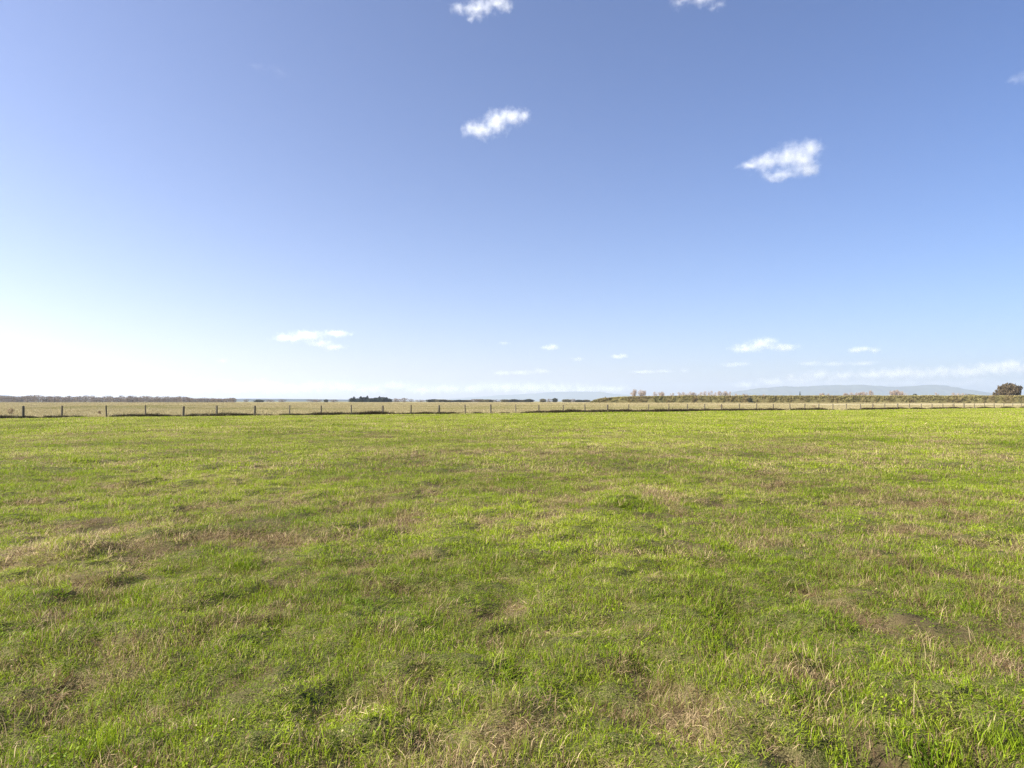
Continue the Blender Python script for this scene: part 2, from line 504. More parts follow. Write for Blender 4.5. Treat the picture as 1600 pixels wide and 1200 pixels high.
# dry paddock beyond the fence: long pale stalks
hp = [blades_mesh(330, 1.3, (.18, .42), .030, (8, 60), .80) for _ in range(4)] + [blades_mesh(330, 1.3, (.12, .30), .030, (8, 60), .35) for _ in range(2)] \
   + [blades_mesh(420, 2.6, (.2, .42), .075, (8, 60), .85) for _ in range(3)]
C_HAY = proto_collection('dry_grass', hp, M_HAY)
PH = []
for (x0, x1, y0, y1, s, lo, hi) in ((-150, 330, 55, 260, 1.35, .4, 150), (-420, 480, 80, 520, 3.0, 150, 700)):
    x, y = jitter_grid(x0, x1, y0, y1, s)
    d = past_fence(x, y)
    ok = (d > lo) & (d < hi) & (np.abs(x) < .82 * y + 15)
    x, y = x[ok], y[ok]
    h = height(x, y); u = rng.uniform(0, 1, len(x))
    gr = fbm(x / 25, y / 25, 91, 2) + .25 * blobs(x, y, [(40, 640, 90, 6, 1.)])
    pick = np.where(gr > .62, np.where(u < .5, 4, 5), (u * 3.99).astype(int)) if s < 2 else 6 + (u * 2.99).astype(int)
    m = len(x)
    sc = rng.uniform(.8, 1.2, m)
    PH.append((np.stack([x, y, h], -1), pick, np.stack([np.zeros(m), np.zeros(m), rng.uniform(0, 6.28, m)], -1),
               np.stack([sc, sc, sc * (.6 + .8 * fbm(x / 6, y / 6, 95, 2))], -1), np.full(m, .45), rng.uniform(0, 1, m)))
catp = lambda i: np.concatenate([p[i] for p in PH])
scatter('dry_grass', *[catp(i) for i in range(6)], C_HAY)

# unmown rank growth along the foot of the fence
rp = [blades_mesh(150, .28, (.12, .34), .016, (5, 70), .45) for _ in range(3)] + [blades_mesh(170, .33, (.2, .48), .018, (5, 75), .6) for _ in range(2)]
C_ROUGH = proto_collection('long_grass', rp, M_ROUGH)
tt = np.arange(-30, 260, .16)
tt = np.repeat(tt, 5) + rng.uniform(-.08, .08, len(tt) * 5)
oo = rng.normal(0, .22, len(tt))
dens = fbm(tt / 3.2, tt * 0, 101, 3) + .07 + .06 * (1 - sstep(30, 110, tt))
k = rng.uniform(.36, .56, len(tt)) < dens
tt, oo, dens = tt[k], oo[k], dens[k]
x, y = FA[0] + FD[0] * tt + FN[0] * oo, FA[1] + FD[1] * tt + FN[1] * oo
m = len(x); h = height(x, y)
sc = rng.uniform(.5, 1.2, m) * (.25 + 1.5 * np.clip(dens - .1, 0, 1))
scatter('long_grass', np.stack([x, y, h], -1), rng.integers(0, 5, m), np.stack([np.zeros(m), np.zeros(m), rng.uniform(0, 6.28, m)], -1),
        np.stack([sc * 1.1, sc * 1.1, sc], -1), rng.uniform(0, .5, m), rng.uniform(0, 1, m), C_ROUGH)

# ------------------------------------------------------------------ fence
def mat_wood():
    k = NT('weathered_post_wood')
    oc = k.n('TexCoord').outputs['Object']
    st = k.vm('MULTIPLY', oc, (30, 30, 2.2))
    n = k.noise(st, 1.5, 4)
    c = k.mix(n, (.06, .052, .036), (.17, .145, .10))
    lich = k.rng(k.noise(oc, 14, 3), .58, .68)
    c = k.mix(k.math('MULTIPLY', lich, .5), c, (.24, .25, .17))
    return k.matte(c, .9, .15, n, .6, .01)
M_WOOD = mat_wood()
kw = NT('galvanised_wire')
M_WIRE = kw.matte((.30, .30, .29), .5, .5)

def post_mesh(rad, hgt, seed, split):
    r_ = random.Random(seed)
    bm = bmesh.new()
    n = 10 if not split else 5
    rings = []
    lv = [-.25, .0, .3, .7, hgt - .03, hgt]
    offs = [r_.uniform(.86, 1.12) for _ in range(n)]
    for z in lv:
        k = rad * (1.06 - .12 * (z + .25) / (hgt + .25)) * (.86 if z == hgt else 1)
        rings.append([bm.verts.new((k * o * math.cos(2 * math.pi * i / n), k * o * math.sin(2 * math.pi * i / n), z + (r_.uniform(-.012, .012) if z > 1 else 0))) for i, o in enumerate(offs)])
    for a, b in zip(rings, rings[1:]):
        for i in range(n):
            bm.faces.new((a[i], a[(i + 1) % n], b[(i + 1) % n], b[i]))
    bm.faces.new(rings[-1]); bm.faces.new(rings[0][::-1])
    me = bpy.data.meshes.new('post'); bm.to_mesh(me); bm.free()
    me.materials.append(M_WOOD)
    return me

POSTS = [(37, 1), (97, 0), (167, 0), (228, 0), (287, 1), (339, 1), (398, 1), (452.5, 0), (502, 0), (549.5, 0), (598, 1), (642, 0), (685.5, 1), (727, 0), (767, 1),
         (806, 0), (842, 0), (880, 0), (914, 0), (949, 1), (982, 0), (1013, 0), (1045, 0), (1074, 0), (1101, 0), (1127, 0), (1155, 0), (1182, 0), (1208, 0), (1234, 0),
         (1257, 0), (1279, 0), (1301, 0), (1322, 0), (1344, 0), (1363, 0), (1382, 0), (1402, 1), (1421, 0), (1439, 0), (1456, 0), (1473, 0), (1490, 0), (1506, 1),
         (1522, 0), (1538, 0), (1553, 0), (1568, 0), (1582, 0), (1596, 0), (1609, 0), (1622, 0), (1635, 0), (1647, 0)]
fence = empty('fence', (FA[0], FA[1], 0), math.atan2(FD[1], FD[0]))
tag(fence, 'long post and wire fence of weathered timber posts between green and dry paddocks', 'fence')
ts = []
for px, thick in POSTS:
    u = (px - 800) / F                      # solve the view direction against the fence line
    t = (u * FA[1] - FA[0]) / (FD[0] - u * FD[1])
    ts.append((t, thick))
lead = ts[1][0] - ts[0][0]
ts = [(ts[0][0] - lead * 1.05 * k, k % 2) for k in (6, 5, 4, 3, 2, 1)] + ts
thin = [post_mesh(.082, 1.17, s, False) for s in (1, 2, 3)]
thickm = [post_mesh(.122, 1.15, s, False) for s in (4, 5)] + [post_mesh(.126, 1.16, 6, True)]
tops = []
for i, (t, thick) in enumerate(ts):
    wx, wy = FA[0] + FD[0] * t, FA[1] + FD[1] * t
    gz = float(height(np.array([wx]), np.array([wy]))[0])
    me = thickm[i % 3] if thick else thin[i % 3]
    o = bpy.data.objects.new('post', me); COL.objects.link(o); o.parent = fence
    o.location = (t, 0, gz)
    o.rotation_euler = (random.gauss(0, .022), random.gauss(0, .022), random.uniform(0, 6))
    o.scale = (1, 1, random.uniform(.95, 1.05))
    tops.append((t, gz))
for hz in (.22, .40, .58, .80, 1.05):       # five wires stapled to the camera side of the posts
    bm = bmesh.new(); prev = None
    for (t0, g0), (t1, g1) in zip(tops, tops[1:]):
        for q in range(4):
            f = q / 4
            c = Vector((t0 + (t1 - t0) * f, -.10, g0 + (g1 - g0) * f + hz - .015 * 4 * f * (1 - f)))
            ring = [bm.verts.new(c + Vector((0, .0022 * math.cos(a), .0022 * math.sin(a)))) for a in (0, 2.1, 4.2)]
            if prev:
                for i in range(3):
                    bm.faces.new((prev[i], prev[(i + 1) % 3], ring[(i + 1) % 3], ring[i]))
            prev = ring
    me = bpy.data.meshes.new('wire'); bm.to_mesh(me); bm.free()
    link('wire', me, M_WIRE, fence)

# ------------------------------------------------------------------ trees and hedge
def mat_leaf(name, lo, hi, trans=.25, scale=.5):
    k = NT(name)
    rb = k.attr('blade')
    n = k.noise(k.pos(), scale, 2)
    return k.leafy(k.mix(k.math('MULTIPLY_ADD', rb, .6, k.math('MULTIPLY', n, .4)), lo, hi), trans, .6, .25)
M_BARK = NT('bark').matte((.10, .085, .07))
M_TWIG = mat_leaf('bare_twigs', (.125, .095, .07), (.27, .205, .15), .1)
M_TWIGP = mat_leaf('pale_bare_twigs', (.26, .20, .15), (.46, .36, .28), .15)
M_CONIF = mat_leaf('conifer_foliage', (.012, .022, .014), (.03, .045, .024), .1)
M_OLIVE = mat_leaf('olive_scrub', (.09, .085, .035), (.20, .17, .08), .2)
M_BROWN = mat_leaf('brown_tree_leaves', (.045, .034, .016), (.13, .095, .048), .2)
M_WEED = mat_leaf('dead_weed_leaves', (.14, .09, .045), (.30, .20, .11), .2)
M_DKBUSH = mat_leaf('dark_bush_leaves', (.03, .035, .016), (.06, .06, .025), .15)

def leaf_quads(c, size, flat=0.):
    n = len(c)
    a = rng.normal(0, 1, (n, 3)); a /= np.linalg.norm(a, axis=1)[:, None]
    b = rng.normal(0, 1, (n, 3)); b -= (a * b).sum(1)[:, None] * a; b /= np.linalg.norm(b, axis=1)[:, None]
    s = (size * rng.uniform(.6, 1.4, n))[:, None]
    a, b = a * s, b * s * .6
    v = np.stack([c - a, c - b, c + a, c + b], 1).reshape(-1, 3)
    q = np.arange(n * 4).reshape(-1, 4)
    return v, q, np.repeat(rng.uniform(0, 1, n), 4)

def crown_points(n, lobes, fill=.35):
    """points through a set of (cx,cy,cz,rx,ry,rz) lobes, denser at the surface"""
    w_ = np.array([l[3] * l[4] * l[5] for l in lobes]) ** .7
    pick = rng.choice(len(lobes), n, p=w_ / w_.sum())
    L = np.array(lobes)[pick]
    d = rng.normal(0, 1, (n, 3)); d /= np.linalg.norm(d, axis=1)[:, None]
    rr = rng.uniform(fill, 1.05, n) ** .6
    return L[:, :3] + d * rr[:, None] * L[:, 3:]

def tube(bm, pts, rads, n=5):
    prev = None
    for p, r in zip(pts, rads):
        ring = [bm.verts.new(Vector(p) + Vector((r * math.cos(2 * math.pi * i / n), r * math.sin(2 * math.pi * i / n), 0))) for i in range(n)]
        if prev:
            for i in range(n):
                bm.faces.new((prev[i], prev[(i + 1) % n], ring[(i + 1) % n], ring[i]))
        prev = ring

def tree(name, H, W, kind, mat, seed):
    """prototype tree: Empty > trunk, crown"""
    r_ = random.Random(seed)
    root = empty(name, (0, 0, 0))
    bm = bmesh.new()
    tube(bm, [(0, 0, -.4), (.05, 0, H * .3), (0, .1, H * .62), (.1, 0, H * .88)], [H * .028, H * .02, H * .013, H * .004])
    ends = []
    nb = 14 if kind != 'conifer' else 5
    for i in range(nb):
        z0 = H * r_.uniform(.18, .7); a = r_.uniform(0, 6.28); l = W * r_.uniform(.3, .55)
        up = H * r_.uniform(.12, .34) if kind != 'wisp' else H * r_.uniform(.2, .45)
        l = l * (.55 if kind == 'wisp' else 1)
        zt = min(z0 + up, H * .98) if kind in ('wisp', 'conifer') else H * (.30 + r_.uniform(.45, .66) * math.sqrt(max(0., 1 - (l / (W * .56)) ** 2)))
        e = (l * math.cos(a), l * math.sin(a), zt)
        tube(bm, [(0, 0, z0), (e[0] * .5, e[1] * .5, z0 + up * .4), e], [H * .011, H * .007, H * .002], 4)
        ends.append(e)
    me = bpy.data.meshes.new('trunk'); bm.to_mesh(me); bm.free()
    link('trunk', me, M_BARK, root)
    if kind == 'conifer':
        n = 3600
        z = H * (.08 + .92 * rng.uniform(0, 1, n) ** 1.25)
        tier = .75 + .25 * np.sin(z / H * 34)
        R_ = W * .5 * np.clip(1.06 - (z / H) ** 2.6, .1, 1) * np.sqrt(rng.uniform(.2, 1, n)) * tier
        a = rng.uniform(0, 6.28, n)
        R_ = R_ * (.75 + .35 * np.sin(a * 3 + z * .8))
        c = np.stack([R_ * np.cos(a), R_ * np.sin(a), z], -1); sz = H * .036
    else:
        lobes = [(e[0], e[1], e[2] - H * .04, W * r_.uniform(.10, .2), W * r_.uniform(.10, .2), H * r_.uniform(.08, .17)) for e in ends]
        if kind == 'bush':
            lobes += [(0, 0, H * .48, W * .46, W * .42, H * .46), (0, 0, H * .5, W * .48, W * .44, H * .44), *[(W * .3 * math.cos(q), W * .3 * math.sin(q), H * .16, W * .24, W * .24, H * .2) for q in (0, 1.1, 2.2, 3.3, 4.4, 5.5)], (W * .2, 0, H * .3, W * .3, W * .3, H * .3), (-W * .25, 0, H * .35, W * .25, W * .25, H * .36)]
        if kind == 'twig':
            lobes += [(0, 0, H * .5, W * .40, W * .40, H * .36)] + [(W * .3 * math.cos(q), W * .3 * math.sin(q), H * .18, W * .24, W * .24, H * .2) for q in (0, 1.6, 3.1, 4.7)]
        n = {'bush': 4200, 'twig': 1500, 'wisp': 1500}[kind]
        n = n * 2 if mat is M_BROWN else n
        c = crown_points(n, lobes); c[:, 2] = np.maximum(c[:, 2], .1)
        sz = H * {'bush': .05, 'twig': .026, 'wisp': .016}[kind]
    v, q, rb = leaf_quads(c, sz)
    link('crown', mesh_np('crown', v, q, None, {'blade': rb}), mat, root)
    return root

def gz_at(x, y):
    return float(height(np.array([float(x)]), np.array([float(y)]))[0])

placed = {}
def put(kind, px, Z, H, W, label, cat, group=None, rz=None):
    """stand a tree of the given kind at depth Z; the first one placed is the prototype itself"""
    args = {'twig': ('bare_tree', 10, 9, 'twig', M_TWIG), 'twig2': ('bare_tree', 10, 11, 'twig', M_TWIG), 'wisp': ('bare_sapling', 7, 4, 'wisp', M_TWIGP),
            'wisp2': ('bare_sapling', 7, 6, 'wisp', M_TWIGP),
            'conifer': ('conifer', 12, 9, 'conifer', M_CONIF), 'bush': ('bush', 5, 7, 'bush', M_OLIVE), 'dkbush': ('bush', 5, 6, 'bush', M_DKBUSH), 'cypress': ('conifer', 8, 9, 'bush', M_CONIF), 'brown': ('hedge_tree', 8, 16, 'bush', M_BROWN)}[kind]
    x = at_depth(px, Z); loc = (x, Z, gz_at(x, Z)); rz = random.uniform(0, 6.28) if rz is None else rz
    s = (W / args[2], W / args[2], H / args[1])
    if kind not in placed:
        o = placed[kind] = tree(*args, seed=len(placed) + 3)
        o.location, o.rotation_euler, o.scale = loc, (0, 0, rz), s
    else:
        o = copy_tree(placed[kind], loc, rz, s)
    for k_ in ('label', 'category', 'group'):
        if k_ in o: del o[k_]
    return tag(o, label, cat, group)

def px_h(px_tall, Z):
    return px_tall / F * Z

# far left shelter belt
LG = 'bare trees in the far shelter belt'
prof = lambda p: float(np.interp(p, [0, 40, 55, 62, 70, 100, 160, 200, 240, 270, 285, 300, 305, 320, 345, 360, 368], [9.5, 10, 12.5, 13, 10.5, 10.5, 10, 10.5, 9.5, 8, 10, 9, 6, 6.5, 5.5, 8, 6]))
p = -14.0
while p < 367:
    Z = random.uniform(690, 780)
    hh = prof(p) * random.uniform(.78, 1.2) + 1.4
    if abs(p - 60) > 4 and abs(p - 287) > 4:
        put(random.choice(('twig', 'twig2')), p, Z, px_h(hh, Z), px_h(random.uniform(9, 14), Z), 'grey-brown bare tree packed in the shelter belt beyond the fence', 'tree', LG)
    p += random.uniform(3.4, 5.4)
put('twig2', 60, 680, px_h(14.2, 680), px_h(15, 680), 'tallest broad-crowned bare tree above the shelter belt far left', 'tree', LG)
put('twig', 287, 680, px_h(11, 680), px_h(20, 680), 'wide grey bare tree rising over the thin end of the shelter belt', 'tree', LG)
put('twig', 365, 690, px_h(9, 690), px_h(7, 690), 'upright bare tree closing the end of the far shelter belt', 'tree', LG)

# dark conifers and neighbours in the middle distance
CG = 'dark conifers on the plain'
for i, (px, hp_, wp) in enumerate([(549, 5, 7), (553, 8, 6), (559, 6.5, 7), (564, 9, 7), (569, 7, 6), (574, 8.5, 6), (581, 7.5, 8), (587, 8, 8), (593, 8.8, 7), (598, 7.8, 8), (604, 7.5, 7), (608, 6, 6)]):
    Z = 900 + (i % 3) * 25
    lab = {0: 'lowest dark conifer leading the clump on the plain', 1: 'slim dark conifer standing apart second in the clump', 3: 'tallest pointed dark conifer in the clump on the plain'}.get(i, 'dark conifer inside the dense clump on the plain')
    put('conifer' if i in (0, 1, 3, 5, 8, 10) else 'cypress', px, Z, px_h(hp_ * random.uniform(.75, 1.1) + 1.2, Z), px_h(wp * 1.7, Z), lab, 'tree', CG)
MG = 'small trees along the far plain'
for px, hp_, wp, Z, kd in [(618, 6, 8, 900, 'twig'), (623, 6.5, 8, 910, 'twig2'), (633, 6.5, 9, 900, 'twig'), (643, 5.5, 7, 905, 'twig2'), (655, 5, 12, 900, 'twig'),
                       (678, 4, 14, 930, 'dkbush'), (690, 3.5, 12, 930, 'bush'), (704, 3.5, 14, 935, 'bush'), (716, 3.8, 12, 930, 'dkbush'), (729, 3.6, 12, 930, 'bush'), (741, 4.6, 10, 930, 'twig'), (752, 4, 12, 935, 'bush'), (764, 3.6, 12, 930, 'bush'),
                       (777, 3.8, 12, 930, 'twig'), (788, 3.8, 10, 930, 'bush'), (801, 3.8, 12, 930, 'dkbush'), (812, 3.6, 12, 930, 'bush'), (826, 4.6, 10, 930, 'dkbush'), (885, 4, 12, 930, 'bush'), (894, 5, 6, 930, 'twig'), (905, 4, 12, 930, 'dkbush'), (917, 3.8, 12, 930, 'bush'),
                       (386, 6, 5, 900, 'twig'), (404, 4.5, 12, 900, 'dkbush'), (424, 4.5, 12, 900, 'twig2'), (440, 5, 10, 900, 'twig'), (489, 4.5, 14, 900, 'twig2'), (497, 5.5, 9, 905, 'twig'), (509, 5, 5, 900, 'dkbush'), (520, 4.5, 10, 900, 'twig')]:
    put(kd, px + random.uniform(-1.5, 1.5), Z + random.uniform(-15, 15), px_h(hp_ * random.uniform(.75, 1.15) + .8, Z), px_h(wp * (random.uniform(1.3, 2.1) if 670 < px < 830 else 1.25), Z), {'bush': 'low olive bush on the skyline of the plain', 'dkbush': 'low dark bush on the skyline of the plain'}.get(kd, 'small bare tree on the skyline of the plain'), 'bush' if 'bush' in kd else 'tree', MG)
put('bush', 848, 880, px_h(6, 880), px_h(10, 880), 'olive bush beside the rounded dark bush left of the hedge', 'bush', MG)
put('twig', 858, 880, px_h(6.5, 880), px_h(9, 880), 'bare tree between two bushes left of the hedge', 'tree', MG)
put('dkbush', 867, 875, px_h(7, 875), px_h(8, 875), 'rounded dark bush standing higher left of the hedge', 'bush', MG)

# the long hedge
HZ = 450.0
def build_hedge():
    x0, x1 = at_depth(921, HZ), at_depth(1700, HZ)
    top = lambda px: np.interp(px, [921, 928, 935, 945, 975, 1000, 1070, 1200, 1340, 1700], [.6, 4.5, 6.3, 8.2, 10.2, 10.6, 11.3, 11.8, 12.0, 12.4]) / F * HZ * .98
    px_of = lambda x: 800 + x / HZ * F
    # inner body: lumpy prism
    n = 420
    xs = np.linspace(x0, x1, n)
    H = top(px_of(xs)) * .93 + .25 * (fbm(xs / 4, xs * 0, 131, 3) - .5)
    H = np.maximum(H, .3)
    ring = [(-1.9, -.3), (-1.75, .35), (-1.5, .7), (-1.0, .93), (0, 1.0), (1.0, .93), (1.5, .7), (1.9, -.3)]
    v = []
    for i, x in enumerate(xs):
        g = gz_at(x, HZ)
        for k, (yy, zz) in enumerate(ring):
            j = .35 * (float(vnoise(np.array([x / 1.3]), np.array([k * 3.1]), 7)[0]) - .5)
            sc_ = min(1, H[i] / 3)
            v.append((x, HZ + (yy + j) * sc_, g - .3 if zz < 0 else g + zz * H[i] + j * .4))
    m = len(ring)
    a, b = np.meshgrid(np.arange(n - 1), np.arange(m - 1), indexing='ij')
    q = np.stack([a * m + b, (a + 1) * m + b, (a + 1) * m + b + 1, a * m + b + 1], -1).reshape(-1, 4)
    # leaf sprays all over it
    N = 42000
    lx = rng.uniform(x0, x1, N); s = rng.uniform(0, 1, N)
    hh = top(px_of(lx))
    face = s < .62
    lz = np.where(face, rng.uniform(0, 1, N) * hh, hh * rng.uniform(.93, 1.02, N))
    hh = hh + .45 * (fbm(lx / 5, lx * 0, 133, 3) - .5); lz = np.where(face, lz, hh * rng.uniform(.93, 1.03, N))
    bulge = .5 * (fbm(lx / 2.2, lz / 1.6, 141, 3) - .5) * 2
    ly = np.where(face, -1.75 + .5 * (lz / np.maximum(hh, .1)) ** 3 - bulge, rng.uniform(-1.3, 1.5, N))
    keep = rng.uniform(0, 1, N) < .35 + 1.0 * fbm(lx / 1.2, lz / 1.2 + ly, 151, 2)
    c = np.stack([lx, HZ + ly * np.minimum(1, hh / 3), lz], -1)[keep]
    c[:, 2] += height(c[:, 0], c[:, 1])
    v2, q2, rb = leaf_quads(c, .34)
    q2 = q2 + len(v)
    me = mesh_np('hedge', np.vstack([np.array(v), v2]), np.vstack([q, q2]), None, {'blade': np.concatenate([np.full(len(v), .35), rb])})
    k = NT('hedge_leaves')
    p = k.pos(); rb_ = k.attr('blade')
    col = k.mix(rb_, (.22, .205, .075), (.49, .42, .18))
    dead = k.rng(k.noise(k.vm('MULTIPLY', p, (1, 1, .5)), .16, 4, .6), .46, .62)
    col = k.mix(k.math('MULTIPLY', dead, .45), col, (.27, .19, .10))
    grn = k.rng(k.noise(p, .11, 3), .58, .68)
    col = k.mix(k.math('MULTIPLY', grn, .35), col, (.06, .085, .03))
    o = link('hedge', me, k.leafy(col, .35, .7, .1))
    tag(o, 'long clipped olive-brown hedge running along the dry paddock on the right', 'hedge')
build_hedge()

# what stands on and behind the hedge
BG = 'bare saplings behind the hedge'
put('dkbush', 946, 452, px_h(10.5, 452), px_h(4.5, 452), 'tiny dark bush on the low tapered end of the hedge', 'bush')
for px, tp, wp, lab in [(989, 609, 8, 'pale bare sapling at the near end of the row over the hedge'), (992, 607, 6, None), (1001, 608, 9, None), (1005, 609, 8, 'densest pale bare sapling paired close above the hedge'),
                   (1024, 611, 7, None), (1032, 611, 7, None), (1035, 612, 6, None), (1050, 613, 6, None), (1063, 612, 8, None), (1069, 612, 8, None), (1077, 611, 6, None), (1084, 612, 8, None), (1094, 612, 7, None), (1101, 610, 7, None),
                   (1109, 610, 8, None), (1117, 612, 6, None), (1125, 610, 7, None), (1133, 610, 7, None), (1139, 611, 6, None), (1152, 614, 8, None), (1164, 614, 7, None), (1196, 615, 7, None), (1284, 613, 8, None), (1292, 614, 7, None),
                   (1322, 613, 8, None), (1331, 612, 8, None), (1341, 612, 9, None), (1347, 611, 8, None), (1352, 612, 7, None), (1361, 609, 6, None), (1394, 609, 8, 'tallest thin bare sapling mid-hedge on the right'), (1401, 608, 8, None), (1407, 610, 7, None), (1413, 613, 8, None), (1464, 612, 6, None),
                   (1491, 612, 8, None), (1500, 613, 7, None), (1508, 613, 8, None)]:
    Z = random.uniform(462, 490)
    put(random.choice(('wisp', 'wisp2')), px, Z, px_h(628 - tp + .6, Z), px_h(wp * 1.6, Z), lab or 'wispy bare sapling showing over the clipped hedge', 'tree', BG)
put('dkbush', 1430, 470, px_h(15.5, 470), px_h(12, 470), 'dark green bush topping the hedge mid-right', 'bush')
put('bush', 1516, 470, px_h(15.5, 470), px_h(22, 470), 'rounded olive bush just above the hedge left of the brown tree', 'bush')
put('conifer', 1250, 462, px_h(18, 462), px_h(3.6, 462), 'single narrow dark conifer poking above the hedge', 'tree')
put('brown', 1577, 466, px_h(33.5, 466), px_h(34, 466), 'big round brown-leaved tree standing over the hedge at the far right', 'tree', rz=.6)
put('dkbush', 1172, 446.5, px_h(9.5, 446), px_h(6, 446), 'dark bush growing out of the hedge face', 'bush')

# dead weeds in the dry paddock
WG = 'dead weeds in the dry paddock'
def weed(px, py, tall, wide, label):
    x, y = at_ground(px, py)
    n = 150
    c = crown_points(n, [(0, 0, tall * .62, wide * .4, wide * .4, tall * .36), (wide * .2, 0, tall * .5, wide * .25, wide * .25, tall * .3)], .1)
    v, q, rb = leaf_quads(c, .05)
    st = []
    bm = bmesh.new()
    for i in range(7):
        a = i * .9
        tube(bm, [(0.03 * math.cos(a), .03 * math.sin(a), -.05), (wide * .3 * math.cos(a), wide * .3 * math.sin(a), tall * .8)], [.012, .005], 4)
    root = empty('dead_weed', (x, y, gz_at(x, y)))
    me = bpy.data.meshes.new('stem'); bm.to_mesh(me); bm.free()
    link('stem', me, M_BARK, root)
    link('seed_head', mesh_np('seed_head', v, q, None, {'blade': rb}), M_WEED, root)
    tag(root, label, 'weed', WG)
weed(17, 650, 1.0, .9, 'brown dead weed by the first fence post on the left')
weed(156, 650.5, .65, .35, 'lone brown dead weed between the second and third fence posts')
weed(1126, 639.5, 1.1, 1.2, 'broad reddish dead weed behind the fence under the bare saplings')
weed(1271, 638, .8, .9, 'brown dead weed behind the fence below the narrow conifer')
weed(1364, 637, 1.0, .8, 'brown dead weed in the dry paddock below the hedge, before the tall saplings')
weed(1489, 636.5, 1.0, .8, 'faint brown dead weed in the dry paddock near the round brown tree')

# ------------------------------------------------------------------ hills and far woods
def hill_range(profile, Z, depth, mat, seed, name='hills'):
    px = np.linspace(profile[0][0], profile[-1][0], 420)
    hp_ = np.interp(px, [q[0] for q in profile], [q[1] for q in profile]) / F * Z
    hp_ = hp_ * (1 + .16 * (fbm(px / 26, px * 0, seed + 5, 4) - .5))
    dd = np.linspace(-1, 1, 25)
    PX, D = np.meshgrid(px, dd, indexing='ij')
    X = at_depth(PX, Z); Y = Z + D * depth
    sh = np.clip(1 - np.abs(D) ** 1.5, 0, 1)
    nz = .75 + .5 * fbm(X / (Z * .02), Y / (Z * .02), seed, 4)
    nz = np.where(np.abs(D) < .05, 1, nz)
    Hh = np.minimum(hp_[:, None] * sh * nz, hp_[:, None] * (1 - .05 * np.abs(D)))
    v = np.stack([X, Y, Hh - 3], -1).reshape(-1, 3)
    n, m = PX.shape
    a, b = np.meshgrid(np.arange(n - 1), np.arange(m - 1), indexing='ij')
    q = np.stack([a * m + b, (a + 1) * m + b, (a + 1) * m + b + 1, a * m + b + 1], -1).reshape(-1, 4)
    me = mesh_np(name, v, q)
    me.polygons.foreach_set('use_smooth', np.ones(len(me.polygons), bool))
    return tag(link(name, me, mat), kind='structure')
kh = NT('hill_slopes')
M_HILL = kh.matte(kh.mix(kh.noise(kh.pos(), .0015, 5), (.035, .05, .03), (.11, .11, .06)))
M_WOODED = NT('wooded_slopes').matte((.02, .026, .02))
hill_range([(1080, 0), (1120, 8), (1145, 15), (1168, 19), (1190, 22), (1215, 22.5), (1255, 24), (1300, 25.5), (1335, 26), (1352, 25.5), (1375, 23), (1400, 22), (1418, 24), (1440, 26), (1455, 26.4), (1470, 25.5), (1490, 22), (1510, 18), (1535, 13), (1570, 9), (1640, 5), (1720, 0)], 14000, 1400, M_HILL, 201)
hill_range([(640, 0), (700, 4), (760, 8), (820, 12), (860, 14.5), (900, 15.5), (936, 15.8), (960, 12), (1000, 9), (1100, 7), (1180, 0)], 17400, 900, M_HILL, 211)
hill_range([(-60, 9), (0, 11), (10, 10.5), (24, 8), (60, 5), (360, 4.8), (385, 5), (440, 4.6), (500, 4.2), (545, 3.6), (600, 2.4), (680, 0)], 5200, 350, M_WOODED, 221)

# ------------------------------------------------------------------ clouds
def cloud_mat(lobes, feat, dens, amp, soft, seed):
    k = NT('cloud_vapour')
    oc = k.n('TexCoord').outputs['Object']
    sd = k.vm('ADD', oc, (seed * 913.0, seed * 77.0, seed * 31.0))
    f = None
    ow = oc
    for sc_, am in ((2.6, .5), (.8, .42)):        # two warps tear the lobes' outline
        warp = k.n('TexNoise'); k.put(warp.inputs['Vector'], sd); warp.inputs['Scale'].default_value = 1 / (feat * sc_); warp.inputs['Detail'].default_value = 2
        ow = k.vm('ADD', ow, k.vm('MULTIPLY', k.vm('SUBTRACT', warp.outputs[1], (.5, .5, .5)), (feat * am * 2.2,) * 3))
    for (c, r) in lobes:
        d = k.vm('LENGTH', k.vm('DIVIDE', k.vm('SUBTRACT', ow, c), r))
        f = d if f is None else k.math('SMOOTH_MIN', f, d, .5)
    n = k.noise(sd, 1 / feat, 7, .68)
    e = k.math('ADD', k.math('SUBTRACT', .80, f), k.math('MULTIPLY', k.math('SUBTRACT', n, .5), amp * 1.5))
    e = k.math('DIVIDE', e, soft, clamp=True)
    e = k.math('MULTIPLY', k.math('POWER', e, 2.0), dens)
    s = k.n('VolumeScatter')
    s.inputs['Color'].default_value = (.93, .94, .96, 1); s.inputs['Anisotropy'].default_value = .2
    k.put(s.inputs['Density'], e)
    k.t.links.new(s.outputs[0], k.out.inputs['Volume'])
    return k.m

